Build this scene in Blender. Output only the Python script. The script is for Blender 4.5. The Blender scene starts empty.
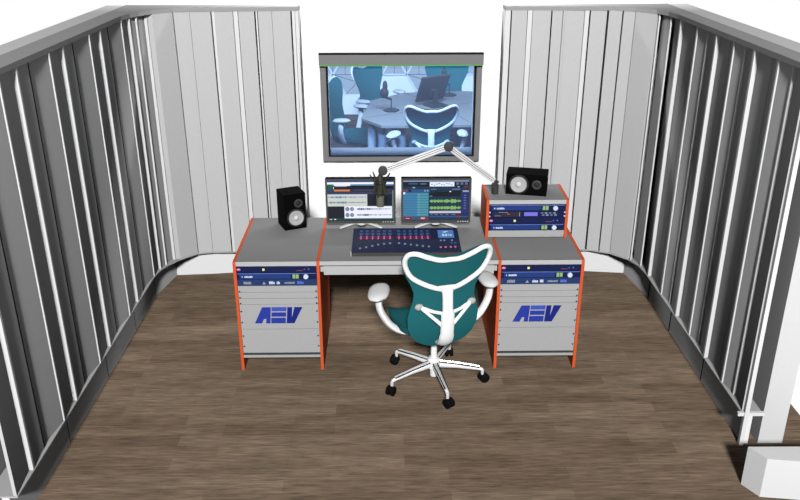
import bpy, math, random
from mathutils import Vector, Matrix
random.seed(7)
C = bpy.context.scene.collection
PI = math.pi

# ------------------------------------------------------------------ colours
def lin(c):
    c /= 255.0
    return c / 12.92 if c <= 0.04045 else ((c + 0.055) / 1.055) ** 2.4
def rgb(r, g, b): return (lin(r), lin(g), lin(b), 1.0)
def gr(a): return (a, a, a, 1.0)

def mat(name, col, rough=0.8, spec=0.2, metal=0.0, emit=None, noise=0.0, scale=40.0):
    m = bpy.data.materials.new(name); m.use_nodes = True
    n = m.node_tree.nodes; l = m.node_tree.links; b = n['Principled BSDF']
    b.inputs['Base Color'].default_value = col
    b.inputs['Roughness'].default_value = rough
    b.inputs['Specular IOR Level'].default_value = spec
    b.inputs['Metallic'].default_value = metal
    if emit:
        b.inputs['Emission Color'].default_value = emit
        b.inputs['Emission Strength'].default_value = 1.0
    if noise:
        tc = n.new('ShaderNodeTexCoord'); t = n.new('ShaderNodeTexNoise'); t.inputs['Scale'].default_value = scale
        t.inputs['Detail'].default_value = 4
        r = n.new('ShaderNodeMapRange'); r.inputs['To Min'].default_value = 1 - noise; r.inputs['To Max'].default_value = 1 + noise
        mx = n.new('ShaderNodeVectorMath'); mx.operation = 'SCALE'
        mx.inputs[0].default_value = col[:3]
        l.new(tc.outputs['Object'], t.inputs['Vector']); l.new(t.outputs['Fac'], r.inputs['Value'])
        l.new(r.outputs['Result'], mx.inputs['Scale']); l.new(mx.outputs['Vector'], b.inputs['Base Color'])
    return m
def screen(name, r, g, b):
    c = rgb(r, g, b)
    return mat(name, (0.01, 0.01, 0.012, 1), 0.35, 0.2, emit=c)

M = {}
M['panel'] = mat('acoustic_panel_grey', gr(0.52), 0.9, 0.05, noise=0.05, scale=60)
M['rib'] = mat('white_rib', gr(0.70), 0.6, 0.15, noise=0.02)
M['gap'] = mat('dark_joint_shade', gr(0.03), 0.9, 0.0, noise=0.05)  # near-black joints; panel gaps have their shade put into this colour
M['ledge'] = mat('ledge_grey', gr(0.42), 0.8, 0.1, noise=0.03)
M['cap'] = mat('top_board_grey', gr(0.33), 0.8, 0.1, noise=0.04)
M['shell'] = mat('shell_grey', gr(0.60), 0.8, 0.1, noise=0.03)
M['base_white'] = mat('skirting_paint', gr(0.78), 0.6, 0.15, noise=0.02)
M['white_wall'] = mat('white_wall_paint', gr(0.985), 0.9, 0.0, noise=0.004)
M['orange'] = mat('orange_laminate', rgb(207, 88, 46), 0.55, 0.15, noise=0.05, scale=30)
M['desk_top'] = mat('grey_desktop_laminate', gr(0.245), 0.7, 0.1, noise=0.03, scale=50)
M['lip'] = mat('light_grey_laminate', gr(0.46), 0.7, 0.1, noise=0.02)
M['blank'] = mat('rack_blank_grey', gr(0.385), 0.6, 0.12, noise=0.03)
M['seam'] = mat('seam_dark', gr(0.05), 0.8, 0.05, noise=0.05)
M['navy'] = mat('navy_faceplate', rgb(22, 30, 70), 0.55, 0.15, noise=0.05)
M['blue'] = mat('blue_faceplate', rgb(36, 58, 120), 0.55, 0.15, noise=0.05)
M['blue_hi'] = mat('blue_trim', rgb(100, 125, 190), 0.5, 0.2, noise=0.02)
M['slate_blue'] = mat('slate_blue_faceplate', rgb(38, 56, 100), 0.55, 0.15, noise=0.05)
M['print'] = mat('pale_print', rgb(205, 215, 235), 0.6, 0.1, noise=0.02)
M['print_grey'] = mat('grey_print', rgb(140, 155, 165), 0.6, 0.1, noise=0.02)
M['print_blue'] = mat('blue_print', rgb(90, 115, 215), 0.6, 0.1, noise=0.02)
M['print_red'] = mat('red_print', rgb(150, 70, 90), 0.6, 0.1, noise=0.02)
M['pink'] = mat('pink_badge', rgb(225, 130, 175), 0.5, 0.2, noise=0.02)
M['yellow'] = mat('yellow_lamp', rgb(225, 225, 130), 0.5, 0.2, emit=rgb(90, 90, 30))
M['green_lcd'] = mat('green_meter', rgb(130, 160, 110), 0.5, 0.2, emit=rgb(60, 85, 40))
M['lilac_lcd'] = screen('lilac_display', 125, 120, 225)
M['knob_white'] = mat('white_knob', rgb(205, 215, 235), 0.4, 0.3, noise=0.02)
M['black'] = mat('black_vinyl', gr(0.0025), 0.7, 0.03, noise=0.1)
M['black_rubber'] = mat('black_rubber', gr(0.006), 0.7, 0.05, noise=0.1)
M['bezel'] = mat('grey_bezel', gr(0.065), 0.5, 0.15, noise=0.04)
M['cone'] = mat('pale_cone', gr(0.42), 0.8, 0.1, noise=0.04)
M['cone_ring'] = mat('dark_ring', gr(0.025), 0.6, 0.1, noise=0.1)
M['dust'] = mat('dust_cap', gr(0.6), 0.6, 0.1, noise=0.03)
M['dome'] = mat('tweeter_dome', gr(0.05), 0.5, 0.2, noise=0.05)
M['silver'] = mat('silver_plastic', gr(0.62), 0.45, 0.3, noise=0.03)
M['alu'] = mat('aluminium_tube', gr(0.72), 0.4, 0.4, noise=0.03)
M['charcoal'] = mat('charcoal_plastic', gr(0.045), 0.6, 0.15, noise=0.05)
M['olive'] = mat('olive_dark_metal', (0.035, 0.036, 0.026, 1), 0.5, 0.2, noise=0.1)
M['grille'] = mat('olive_grey_mesh', (0.13, 0.135, 0.10, 1), 0.6, 0.2, noise=0.15, scale=200)
M['teal'] = mat('teal_mesh_fabric', rgb(32, 99, 104), 0.85, 0.08, noise=0.06, scale=120)
M['white_plastic'] = mat('white_plastic', gr(0.86), 0.5, 0.2, noise=0.01)
M['arm_grey'] = mat('pale_grey_pad', gr(0.62), 0.6, 0.2, noise=0.03)
M['pivot'] = mat('pivot_grey', gr(0.42), 0.6, 0.2, noise=0.05)
M['chrome'] = mat('polished_metal', gr(0.75), 0.25, 0.5, metal=0.35, noise=0.02)
M['dark_line'] = mat('dark_groove', gr(0.04), 0.6, 0.1, noise=0.05)
M['console'] = mat('dark_blue_console', rgb(21, 31, 64), 0.5, 0.15, noise=0.08)
M['console_edge'] = mat('dark_brown_edge', rgb(72, 68, 66), 0.6, 0.1, noise=0.05)
M['console_blue'] = mat('steel_blue_keys', rgb(52, 78, 128), 0.5, 0.1, emit=rgb(20, 32, 56))
M['console_red'] = mat('red_strip', rgb(105, 34, 66), 0.5, 0.1, emit=rgb(30, 8, 20))
M['console_pink'] = mat('pink_button', rgb(195, 105, 140), 0.5, 0.1, emit=rgb(80, 30, 55))
M['tray'] = mat('dark_tray', rgb(50, 46, 58), 0.6, 0.1, noise=0.05)
M['fader'] = mat('grey_fader_cap', rgb(115, 125, 155), 0.5, 0.1, noise=0.03)
M['console_lcd'] = screen('console_display_blue', 70, 110, 175)
M['console_txt'] = screen('console_display_text', 165, 210, 220)
M['frame'] = mat('window_frame_grey', gr(0.20), 0.7, 0.1, noise=0.05)
M['frame_in'] = mat('window_gasket', gr(0.012), 0.7, 0.05, noise=0.1)
M['green_edge'] = mat('green_edge_strip', rgb(95, 160, 85), 0.6, 0.1, noise=0.03)
M['sill'] = mat('sill_grey', gr(0.24), 0.8, 0.1, noise=0.03)
M['table'] = mat('booth_table_grey', gr(0.30), 0.7, 0.1, noise=0.03)
M['tile'] = mat('tile_grey', gr(0.50), 0.8, 0.1, noise=0.04)
M['thin_line'] = mat('dark_seam_line', gr(0.12), 0.8, 0.05, noise=0.05)
M['logo_a'] = mat('logo_blue', rgb(44, 60, 152), 0.5, 0.1, noise=0.08, scale=25)
M['logo_b'] = mat('logo_deep_blue', rgb(30, 40, 122), 0.5, 0.1, noise=0.08, scale=25)
M['logo_c'] = mat('logo_light_blue', rgb(64, 84, 176), 0.5, 0.1, noise=0.05, scale=25)
M['booth_screen'] = mat('unlit_screen', rgb(62, 74, 104), 0.4, 0.2, noise=0.05)

# glass: clear blue tint plus a faint blue veil
def glass_mat():
    m = bpy.data.materials.new('blue_tinted_glass'); m.use_nodes = True
    n = m.node_tree.nodes; l = m.node_tree.links
    n.remove(n['Principled BSDF'])
    t = n.new('ShaderNodeBsdfTransparent'); t.inputs['Color'].default_value = (0.67, 0.82, 1.0, 1)
    d = n.new('ShaderNodeBsdfDiffuse'); d.inputs['Color'].default_value = (0.34, 0.42, 0.66, 1)
    x = n.new('ShaderNodeMixShader'); x.inputs[0].default_value = 0.10
    l.new(t.outputs[0], x.inputs[1]); l.new(d.outputs[0], x.inputs[2])
    l.new(x.outputs[0], n['Material Output'].inputs['Surface'])
    return m
M['glass'] = glass_mat()

def floor_mat():
    m = bpy.data.materials.new('brown_wood_planks'); m.use_nodes = True
    n = m.node_tree.nodes; l = m.node_tree.links; b = n['Principled BSDF']
    tc = n.new('ShaderNodeTexCoord')
    br = n.new('ShaderNodeTexBrick')
    br.offset = 0.37; br.offset_frequency = 2
    br.inputs['Scale'].default_value = 1.0
    br.inputs['Brick Width'].default_value = 0.62; br.inputs['Row Height'].default_value = 0.098
    br.inputs['Mortar Size'].default_value = 0.0012; br.inputs['Mortar Smooth'].default_value = 0.6
    br.inputs['Color1'].default_value = (0.164, 0.115, 0.079, 1)
    br.inputs['Color2'].default_value = (0.232, 0.170, 0.118, 1)
    br.inputs['Mortar'].default_value = (0.150, 0.106, 0.076, 1)
    l.new(tc.outputs['Object'], br.inputs['Vector'])
    mp = n.new('ShaderNodeMapping'); mp.inputs['Scale'].default_value = (7.0, 75.0, 1.0)
    l.new(tc.outputs['Object'], mp.inputs['Vector'])
    n1 = n.new('ShaderNodeTexNoise'); n1.inputs['Scale'].default_value = 1.0; n1.inputs['Detail'].default_value = 6; n1.inputs['Roughness'].default_value = 0.65
    l.new(mp.outputs[0], n1.inputs['Vector'])
    mp2 = n.new('ShaderNodeMapping'); mp2.inputs['Scale'].default_value = (1.1, 9.0, 1.0)
    l.new(tc.outputs['Object'], mp2.inputs['Vector'])
    n2 = n.new('ShaderNodeTexNoise'); n2.inputs['Scale'].default_value = 1.4; n2.inputs['Detail'].default_value = 3
    l.new(mp2.outputs[0], n2.inputs['Vector'])
    r1 = n.new('ShaderNodeMapRange'); r1.inputs['From Min'].default_value = 0.3; r1.inputs['From Max'].default_value = 0.7
    r1.inputs['To Min'].default_value = 0.56; r1.inputs['To Max'].default_value = 1.50
    l.new(n1.outputs['Fac'], r1.inputs['Value'])
    r2 = n.new('ShaderNodeMapRange'); r2.inputs['From Min'].default_value = 0.3; r2.inputs['From Max'].default_value = 0.7
    r2.inputs['To Min'].default_value = 0.80; r2.inputs['To Max'].default_value = 1.18
    l.new(n2.outputs['Fac'], r2.inputs['Value'])
    mu = n.new('ShaderNodeMath'); mu.operation = 'MULTIPLY'
    l.new(r1.outputs[0], mu.inputs[0]); l.new(r2.outputs[0], mu.inputs[1])
    sc = n.new('ShaderNodeVectorMath'); sc.operation = 'SCALE'
    l.new(br.outputs['Color'], sc.inputs[0]); l.new(mu.outputs[0], sc.inputs['Scale'])
    l.new(sc.outputs['Vector'], b.inputs['Base Color'])
    b.inputs['Roughness'].default_value = 0.75; b.inputs['Specular IOR Level'].default_value = 0.08
    return m
M['floor'] = floor_mat()

# ------------------------------------------------------------------ mesh builder
class MB:
    def __init__(s): s.v = []; s.f = []; s.m = []; s.X = None
    def add(s, vs, fs, m=0):
        o = len(s.v)
        for p in vs:
            p = Vector(p)
            s.v.append(s.X @ p if s.X is not None else p)
        for f in fs: s.f.append([i + o for i in f]); s.m.append(m)
        return s
    def box(s, x0, x1, y0, y1, z0, z1, m=0):
        vs = [(x, y, z) for z in (z0, z1) for y in (y0, y1) for x in (x0, x1)]
        return s.add(vs, [(0, 2, 3, 1), (4, 5, 7, 6), (0, 1, 5, 4), (2, 6, 7, 3), (0, 4, 6, 2), (1, 3, 7, 5)], m)
    def prism(s, poly, a, b, axis='z', m=0):
        # poly in the plane across the axis; z:(x,y)  y:(x,z)  x:(y,z)
        def mk(p, t):
            return (p[0], p[1], t) if axis == 'z' else (p[0], t, p[1]) if axis == 'y' else (t, p[0], p[1])
        n = len(poly)
        area = sum(poly[i][0] * poly[(i + 1) % n][1] - poly[(i + 1) % n][0] * poly[i][1] for i in range(n))
        if (area < 0) != (axis == 'y'): poly = poly[::-1]
        vs = [mk(p, a) for p in poly] + [mk(p, b) for p in poly]
        fs = [list(range(n))[::-1], [n + i for i in range(n)]] + [[i, (i + 1) % n, n + (i + 1) % n, n + i] for i in range(n)]
        return s.add(vs, fs, m)
    def rings(s, R, closed=True, caps=True, loop=False, m=0):
        n = len(R[0]); vs = [p for r in R for p in r]; fs = []
        k = len(R)
        for i in range(k if loop else k - 1):
            for j in range(n if closed else n - 1):
                a = i * n + j; b = i * n + (j + 1) % n; i2 = (i + 1) % k
                fs.append((a, b, i2 * n + (j + 1) % n, i2 * n + j))
        if caps and not loop:
            fs.append(list(range(n))[::-1]); fs.append([(k - 1) * n + j for j in range(n)])
        return s.add(vs, fs, m)
    def tube(s, path, rad, n=10, loop=False, flat=None, m=0):
        P = [Vector(p) for p in path]; k = len(P)
        if not isinstance(rad, (list, tuple)): rad = [rad] * k
        R = []; up = None
        for i in range(k):
            if loop: t = (P[(i + 1) % k] - P[i - 1])
            else: t = P[min(i + 1, k - 1)] - P[max(i - 1, 0)]
            t.normalize()
            if flat is not None: u = Vector(flat)
            elif up is None: u = Vector((0, 0, 1)) if abs(t.z) < 0.9 else Vector((0, 1, 0))
            else: u = up
            u = (u - t * u.dot(t)).normalized(); up = u
            w = t.cross(u)
            r = rad[i]; ra, rb = (r if isinstance(r, (list, tuple)) else (r, r))
            R.append([P[i] + w * (ra * math.cos(2 * PI * j / n)) + u * (rb * math.sin(2 * PI * j / n)) for j in range(n)])
        return s.rings(R, True, True, loop, m)
    def lathe(s, prof, n=20, m=0):   # profile [(r,z)] about local z
        R = [[(r * math.cos(2 * PI * j / n), r * math.sin(2 * PI * j / n), z) for j in range(n)] for r, z in prof]
        return s.rings(R, True, True, False, m)
    def ell(s, c, rx, ry, rz, n=14, k=9, m=0):
        R = []
        for i in range(k + 1):
            t = -PI / 2 + PI * i / k
            q = max(math.cos(t), 0.02)
            R.append([(c[0] + rx * q * math.cos(2 * PI * j / n), c[1] + ry * q * math.sin(2 * PI * j / n), c[2] + rz * math.sin(t)) for j in range(n)])
        return s.rings(R, True, True, False, m)
    def build(s, name, mats, parent=None, smooth=False, bevel=0, ang=35):
        me = bpy.data.meshes.new(name)
        me.from_pydata([tuple(p) for p in s.v], [], s.f)
        if not isinstance(mats, (list, tuple)): mats = [mats]
        for x in mats: me.materials.append(x)
        for p, i in zip(me.polygons, s.m): p.material_index = i
        me.update()
        if smooth:
            me.polygons.foreach_set('use_smooth', [True] * len(me.polygons))
            me.set_sharp_from_angle(angle=math.radians(ang))
        o = bpy.data.objects.new(name, me); C.objects.link(o)
        if parent: o.parent = parent
        if bevel:
            b = o.modifiers.new('Bevel', 'BEVEL'); b.width = bevel; b.segments = 2; b.limit_method = 'ANGLE'
        return o

def tag(o, label, cat, group=None):
    o['label'] = label; o['category'] = cat
    if group: o['group'] = group
    return o
def thing(name, label, cat, loc=(0, 0, 0), rz=0, group=None):
    o = bpy.data.objects.new(name, None); C.objects.link(o)
    o.location = loc; o.rotation_euler = (0, 0, rz); o.empty_display_size = 0.1
    return tag(o, label, cat, group)
def struct(name, label=None):
    o = bpy.data.objects.new(name, None); C.objects.link(o); o['kind'] = 'structure'; o.empty_display_size = 0.1
    if label: o['label'] = label; o['category'] = name.split('_')[0]
    return o
def skind(o, label, cat):
    o['kind'] = 'structure'; o['label'] = label; o['category'] = cat; return o
def dup(root, loc, rz, label):
    def cp(o, par):
        c = o.copy(); C.objects.link(c)
        if par: c.parent = par
        for ch in o.children: cp(ch, c)
        return c
    r = cp(root, None); r.location = loc; r.rotation_euler = (0, 0, rz); r['label'] = label
    return r
def off(poly, d):  # shift every point of a polyline towards its left normal by d
    out = []
    for i, p in enumerate(poly):
        a = Vector(poly[max(i - 1, 0)]); b = Vector(poly[min(i + 1, len(poly) - 1)])
        t = (b - a).normalized(); out.append((p[0] - t.y * d, p[1] + t.x * d))
    return out

# ================================================================== SETTING
fl = MB().box(-0.92, 3.30, -7.0, 1.62, -0.05, 0.0).build('floor', M['floor'])
skind(fl, 'brown wood plank floor of the studio', 'floor')

ZL, ZT = 0.21, 2.055
# ---------- left wall
def strip(pa, pb, d=0.012):     # thin upright slab along a plan segment, thickness behind it
    a = Vector(pa); b = Vector(pb); t = (b - a).normalized(); nn = Vector((-t.y, t.x)) * d
    return [tuple(a), tuple(b), tuple(b + nn), tuple(a + nn)]

WL = struct('wall_left', 'grey ribbed acoustic wall on the left, curving round to the white rear wall')
front = [(-.785, -1.435), (-.785, .974), (-.765, 1.10), (-.73, 1.185), (-.67, 1.277), (-.559, 1.389), (-.45, 1.412), (.305, 1.432)]
back = [(.305, 1.575), (-.93, 1.575), (-.93, -1.435)]
MB().prism(front + back, ZL - .009, ZL).build('ledge', M['ledge'], WL)
MB().prism(front + back, ZT - .028, ZT).build('top_board', M['cap'], WL)
MB().prism([(-1.07, -1.435), (-.94, -1.435), (-.94, 1.58), (-1.07, 1.58)], 0, ZT - .004).build('outer_wall', M['shell'], WL)
p = MB().box(.285, .305, 1.424, 1.575, 0, ZT - .028); p.build('end_post', M['rib'], WL)
def left_period(y0, y1):
    k = (y1 - y0) / .605
    X = -.785
    y = lambda t: y0 + t * k
    z0, z1 = ZL, ZT - .028
    for q in ([(X - .004, y(.003)), (X - .024, y(.190)), (X - .05, y(.190)), (X - .02, y(.003))],
              [(X - .018, y(.205)), (X - .018, y(.372)), (X - .05, y(.372)), (X - .05, y(.205))],
              [(X - .030, y(.377)), (X - .006, y(.60)), (X - .03, y(.60)), (X - .05, y(.377))]):
        MB().prism(q, z0, z1).build('acoustic_panel', M['panel'], WL)
    MB().box(X - .026, X - .002, y(.190), y(.205), z0, z1).build('rib', M['rib'], WL)
    MB().box(X - .016, X + .001, y(.597), y(.607), z0, z1).build('rib', M['rib'], WL)
    MB().box(X - .020, X - .0165, y(.362), y(.373), z0, z1).build('joint', M['gap'], WL)  # dark strip over the panel step, standing in for gap shade
for a, b in ((-1.435, -.83), (-.83, -.243), (-.243, .362), (.362, .974)): left_period(a, b)
# corner segments: each receding dark panel ends in a white rib
def corner_seg(par, a, b, rec, rw, rl, side=1):
    a = Vector(a); b = Vector(b); t = (b - a).normalized(); n = Vector((-t.y, t.x)) * side
    z0, z1 = ZL, ZT - .028
    e = b + n * rec
    MB().prism([tuple(a), tuple(e), tuple(e + n * .015), tuple(a + n * .015)], z0, z1).build('acoustic_panel', M['panel'], par)
    if rw:
        sx = 1 if side > 0 else -1
        MB().box(min(b.x, b.x - sx * rl), max(b.x, b.x - sx * rl), b.y - .006, b.y + rw, z0, z1).build('rib', M['rib'], par)
corner_seg(WL, (-.785, .985), (-.768, 1.095), .026, .010, .013)
corner_seg(WL, (-.780, 1.105), (-.745, 1.175), .020, .010, .012)
corner_seg(WL, (-.755, 1.185), (-.705, 1.275), .026, .010, .020)
MB().prism(strip((-.668, 1.280), (-.559, 1.392), .02), ZL, ZT - .028).build('acoustic_panel', M['panel'], WL)
MB().prism([(-.710, 1.283), (-.668, 1.282), (-.660, 1.30), (-.72, 1.30)], ZL, ZT - .028).build('joint', M['panel'], WL)
def back_panels(par, edges, yf, z0, z1):
    for a, b in edges:
        MB().prism(strip((a, yf(a)), (b, yf(b)), .02), z0, z1).build('acoustic_panel', M['panel'], par)
def back_rib(par, x, w, yf, pr=.02, m='rib'):
    MB().box(x - w / 2, x + w / 2, yf(x) - pr, yf(x) + .015, ZL, ZT - .028).build('rib' if m != 'gap' else 'joint', M[m], par)
yl = lambda x: 1.395 + .2 * (x + .559) if x < -.45 else 1.418 + .018 * (x + .45)
back_panels(WL, [(-.555, -.4605), (-.447, -.3035), (-.276, -.1495), (-.1115, -.0005), (.0255, .1045), (.123, .251)], yl, ZL, ZT - .028)
for x, w in ((-.453, .012), (.1135, .017)): back_rib(WL, x, w, yl, .008, 'panel')
for x, w in ((-.285, .018), (-.130, .030), (.0150, .010), (.272, .020)): back_rib(WL, x, w, yl, .002)
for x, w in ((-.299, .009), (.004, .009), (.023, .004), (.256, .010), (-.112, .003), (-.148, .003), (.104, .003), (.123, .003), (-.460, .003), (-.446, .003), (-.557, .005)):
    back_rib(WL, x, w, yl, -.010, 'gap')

skl = MB()
skl.prism([(-.825, -1.435), (-.825, 1.07), (-.755, 1.445), (-.79, 1.47), (-.86, 1.07), (-.86, -1.435)], 0, ZL - .009)
for yj in (-.735, -.068, .54, 1.066): skl.box(-.8255, -.824, yj - .003, yj + .003, 0, ZL - .009, 1)
skind(skl.build('baseboard_left', [M['base_white'], M['gap']]), 'baseboard under the left acoustic wall', 'baseboard')
skb = MB().prism([(-.79, 1.440), (-.50, 1.462), (-.29, 1.485), (.30, 1.50), (.30, 1.575), (-.79, 1.575)], 0, ZL - .009)
skind(skb.build('baseboard_rear_left', M['base_white']), 'white baseboard at the rear behind the left cabinet', 'baseboard')

# ---------- right wall
WR = struct('wall_right', 'grey ribbed acoustic wall on the right, curving round to the white rear wall')
fr = [(2.82, -.80), (2.815, .974), (2.80, 1.115), (2.757, 1.228), (2.648, 1.345), (2.50, 1.412), (1.755, 1.432)]
bk = [(1.755, 1.575), (2.93, 1.575), (2.93, -.80)]
MB().prism(fr + bk, ZL - .009, ZL).build('ledge', M['ledge'], WR)
MB().prism(fr + bk, ZT - .028, ZT).build('top_board', M['cap'], WR)
MB().prism([(3.08, -.80), (2.945, -.80), (2.945, 1.58), (3.08, 1.58)], 0, ZT - .004).build('outer_wall', M['shell'], WR)
MB().box(1.755, 1.775, 1.424, 1.575, 0, ZT - .028).build('end_post', M['rib'], WR)
MB().box(2.834, 2.856, -.822, -.80, 0, ZT).build('end_post', M['rib'], WR)
MB().box(2.80, 2.945, -.818, -.80, ZL - .02, ZL).build('ledge_end', M['rib'], WR)
def right_period(y0, y1, first=False):
    k = (y1 - y0) / .54; X = 2.82; y = lambda t: y0 + t * k
    z0, z1 = ZL, ZT - .028
    for q in ([(X + .006, y(.003)), (X + .032, y(.147)), (X + .05, y(.147)), (X + .02, y(.003))],
              [(X + .026, y(.158)), (X + .010, y(.264)), (X + .03, y(.264)), (X + .05, y(.158))],
              [(X + .010, y(.280)), (X + .034, y(.385)), (X + .05, y(.385)), (X + .024, y(.280))],
              [(X + .032, y(.387)), (X + .022, y(.522)), (X + .05, y(.522)), (X + .05, y(.387))]):
        MB().prism(q, z0, z1).build('acoustic_panel', M['panel'], WR)
    MB().box(X + .018, X + .034, y(.147), y(.158), z0, z1).build('rib', M['rib'], WR)
    MB().box(X + .002, X + .018, y(.264), y(.280), z0, z1).build('rib', M['rib'], WR)
    MB().box(X - .001, X + .022, y(.522), y(.542), z0, z1).build('rib', M['rib'], WR)
for a, b in ((-.80, -.222), (-.222, .308), (.308, .937)): right_period(a, b)
corner_seg(WR, (2.824, .95), (2.812, 1.10), .034, .009, .010, -1)
corner_seg(WR, (2.812, 1.115), (2.770, 1.218), .034, .009, .010, -1)
MB().prism([(2.757, 1.232), (2.648, 1.348), (2.66, 1.365), (2.775, 1.24)], ZL, ZT - .028).build('acoustic_panel', M['panel'], WR)
yr = lambda x: 1.418 + .018 * (2.50 - x) if x < 2.50 else 1.416 - .45 * (x - 2.50)
back_panels(WR, [(1.8025, 1.9095), (1.9485, 2.076), (2.086, 2.1575), (2.1775, 2.3095), (2.354, 2.4665), (2.4815, 2.5655), (2.5745, 2.6455)], yr, ZL, ZT - .028)
for x, w in ((2.1675, .015),): back_rib(WR, x, w, yr, .008, 'panel')
for x, w in ((1.784, .018), (1.929, .032), (2.328, .030)): back_rib(WR, x, w, yr, .002)
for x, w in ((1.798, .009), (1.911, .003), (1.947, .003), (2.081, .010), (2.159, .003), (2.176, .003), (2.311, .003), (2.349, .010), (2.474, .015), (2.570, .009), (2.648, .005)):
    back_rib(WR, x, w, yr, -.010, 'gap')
skr = MB()
skr.prism([(2.856, -.80), (2.862, 1.0), (2.796, 1.430), (2.84, 1.45), (2.90, 1.0), (2.89, -.80)], 0, ZL - .009)
for yj in (-.157, .47, .964): skr.box(2.855, 2.8605, yj - .003, yj + .003, 0, ZL - .009, 1)
skind(skr.build('baseboard_right', [M['base_white'], M['gap']]), 'baseboard under the right acoustic wall', 'baseboard')
skc = MB().prism([(2.83, 1.425), (2.60, 1.455), (2.40, 1.485), (1.78, 1.50), (1.78, 1.575), (2.83, 1.575)], 0, ZL - .009)
skind(skc.build('baseboard_rear_right', M['base_white']), 'white baseboard at the rear behind the right cabinet', 'baseboard')
tr = MB().prism([(2.72, -1.137), (2.775, -1.235), (3.25, -1.30), (3.25, -1.14)], 0, .23)  # upright of unclear use, height cut to keep its shadow off the wall
skind(tr.build('trim_1', M['rib']), 'pale block of unclear use, cut low, on the floor at the right foreground', 'trim')

# ---------- rear white wall with the window opening
wx0, wx1, wz0, wz1 = .475, 1.580, .938, 1.70
YB0, YB1 = 1.58, 1.78
wb = MB()
wb.box(-.93, wx0, YB0, YB1, 0, ZT - .006); wb.box(wx1, 2.94, YB0, YB1, 0, ZT - .006)
wb.box(wx0, wx1, YB0, YB1, 0, wz0); wb.box(wx0, wx1, YB0, YB1, wz1, ZT - .006)
skind(wb.build('wall_back', M['white_wall']), 'plain white rear wall around the studio window', 'wall')
W1 = struct('window_1', 'grey framed studio window in the white rear wall looking into another room')
f = MB(); yf0, yf1 = 1.535, 1.578
o_ = [(.432, .903), (1.620, .903), (1.620, 1.715), (.432, 1.715)]; i_ = [(wx0, wz0), (wx1, wz0), (wx1, 1.64), (wx0, 1.64)]
vv = [(x, y, z) for y in (yf0, yf1) for x, z in o_ + i_]; ff = []
for k in range(4):
    j = (k + 1) % 4
    ff += [(k, j, 4 + j, 4 + k), (8 + k, 12 + k, 12 + j, 8 + j), (k, 8 + k, 8 + j, j), (4 + k, 4 + j, 12 + j, 12 + k)]
f.add(vv, ff)
f.build('window_frame', M['frame'], W1)
g = MB(); t = .013
for q in ((wx0 + .0005, wx0 + t, 1.545, 1.578, wz0 + .009, 1.635), (wx1 - t, wx1 - .0005, 1.545, 1.578, wz0 + .009, 1.635), (wx0 + .0005, wx1 - .0005, 1.545, 1.56, wz0 + .0005, wz0 + .008)):
    MB().box(*q).build('gasket', M['frame_in'], W1)
MB().box(wx0 + t, wx1 - t, 1.553, 1.557, wz0, 1.68).build('pane', M['glass'], W1)
MB().box(wx0, wx1, 1.58, 1.78, wz0 - .02, wz0 + .004).build('window_sill', M['sill'], W1)
b = MB().box(.430, 1.624, 1.50, 1.5345, 1.640, 1.712)
bo = b.build('blind_box', M['frame'], W1)
MB().box(.430, 1.624, 1.499, 1.5345, 1.7122, 1.722).build('dark_edge', M['frame_in'], bo)
MB().box(.432, 1.622, 1.498, 1.504, 1.631, 1.6398).build('green_strip', M['green_edge'], bo)

# ---------- room beyond the window
f2 = MB().box(-2.2, 4.6, 1.62, 6.9, -.05, 0).build('floor_2', M['floor'])
skind(f2, 'floor of the room beyond the window', 'floor')
w2 = MB().box(-2.2, 4.6, 6.72, 6.9, 0, 2.4).build('wall_far', M['white_wall'])
skind(w2, 'white far wall of the room beyond the window', 'wall')
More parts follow.
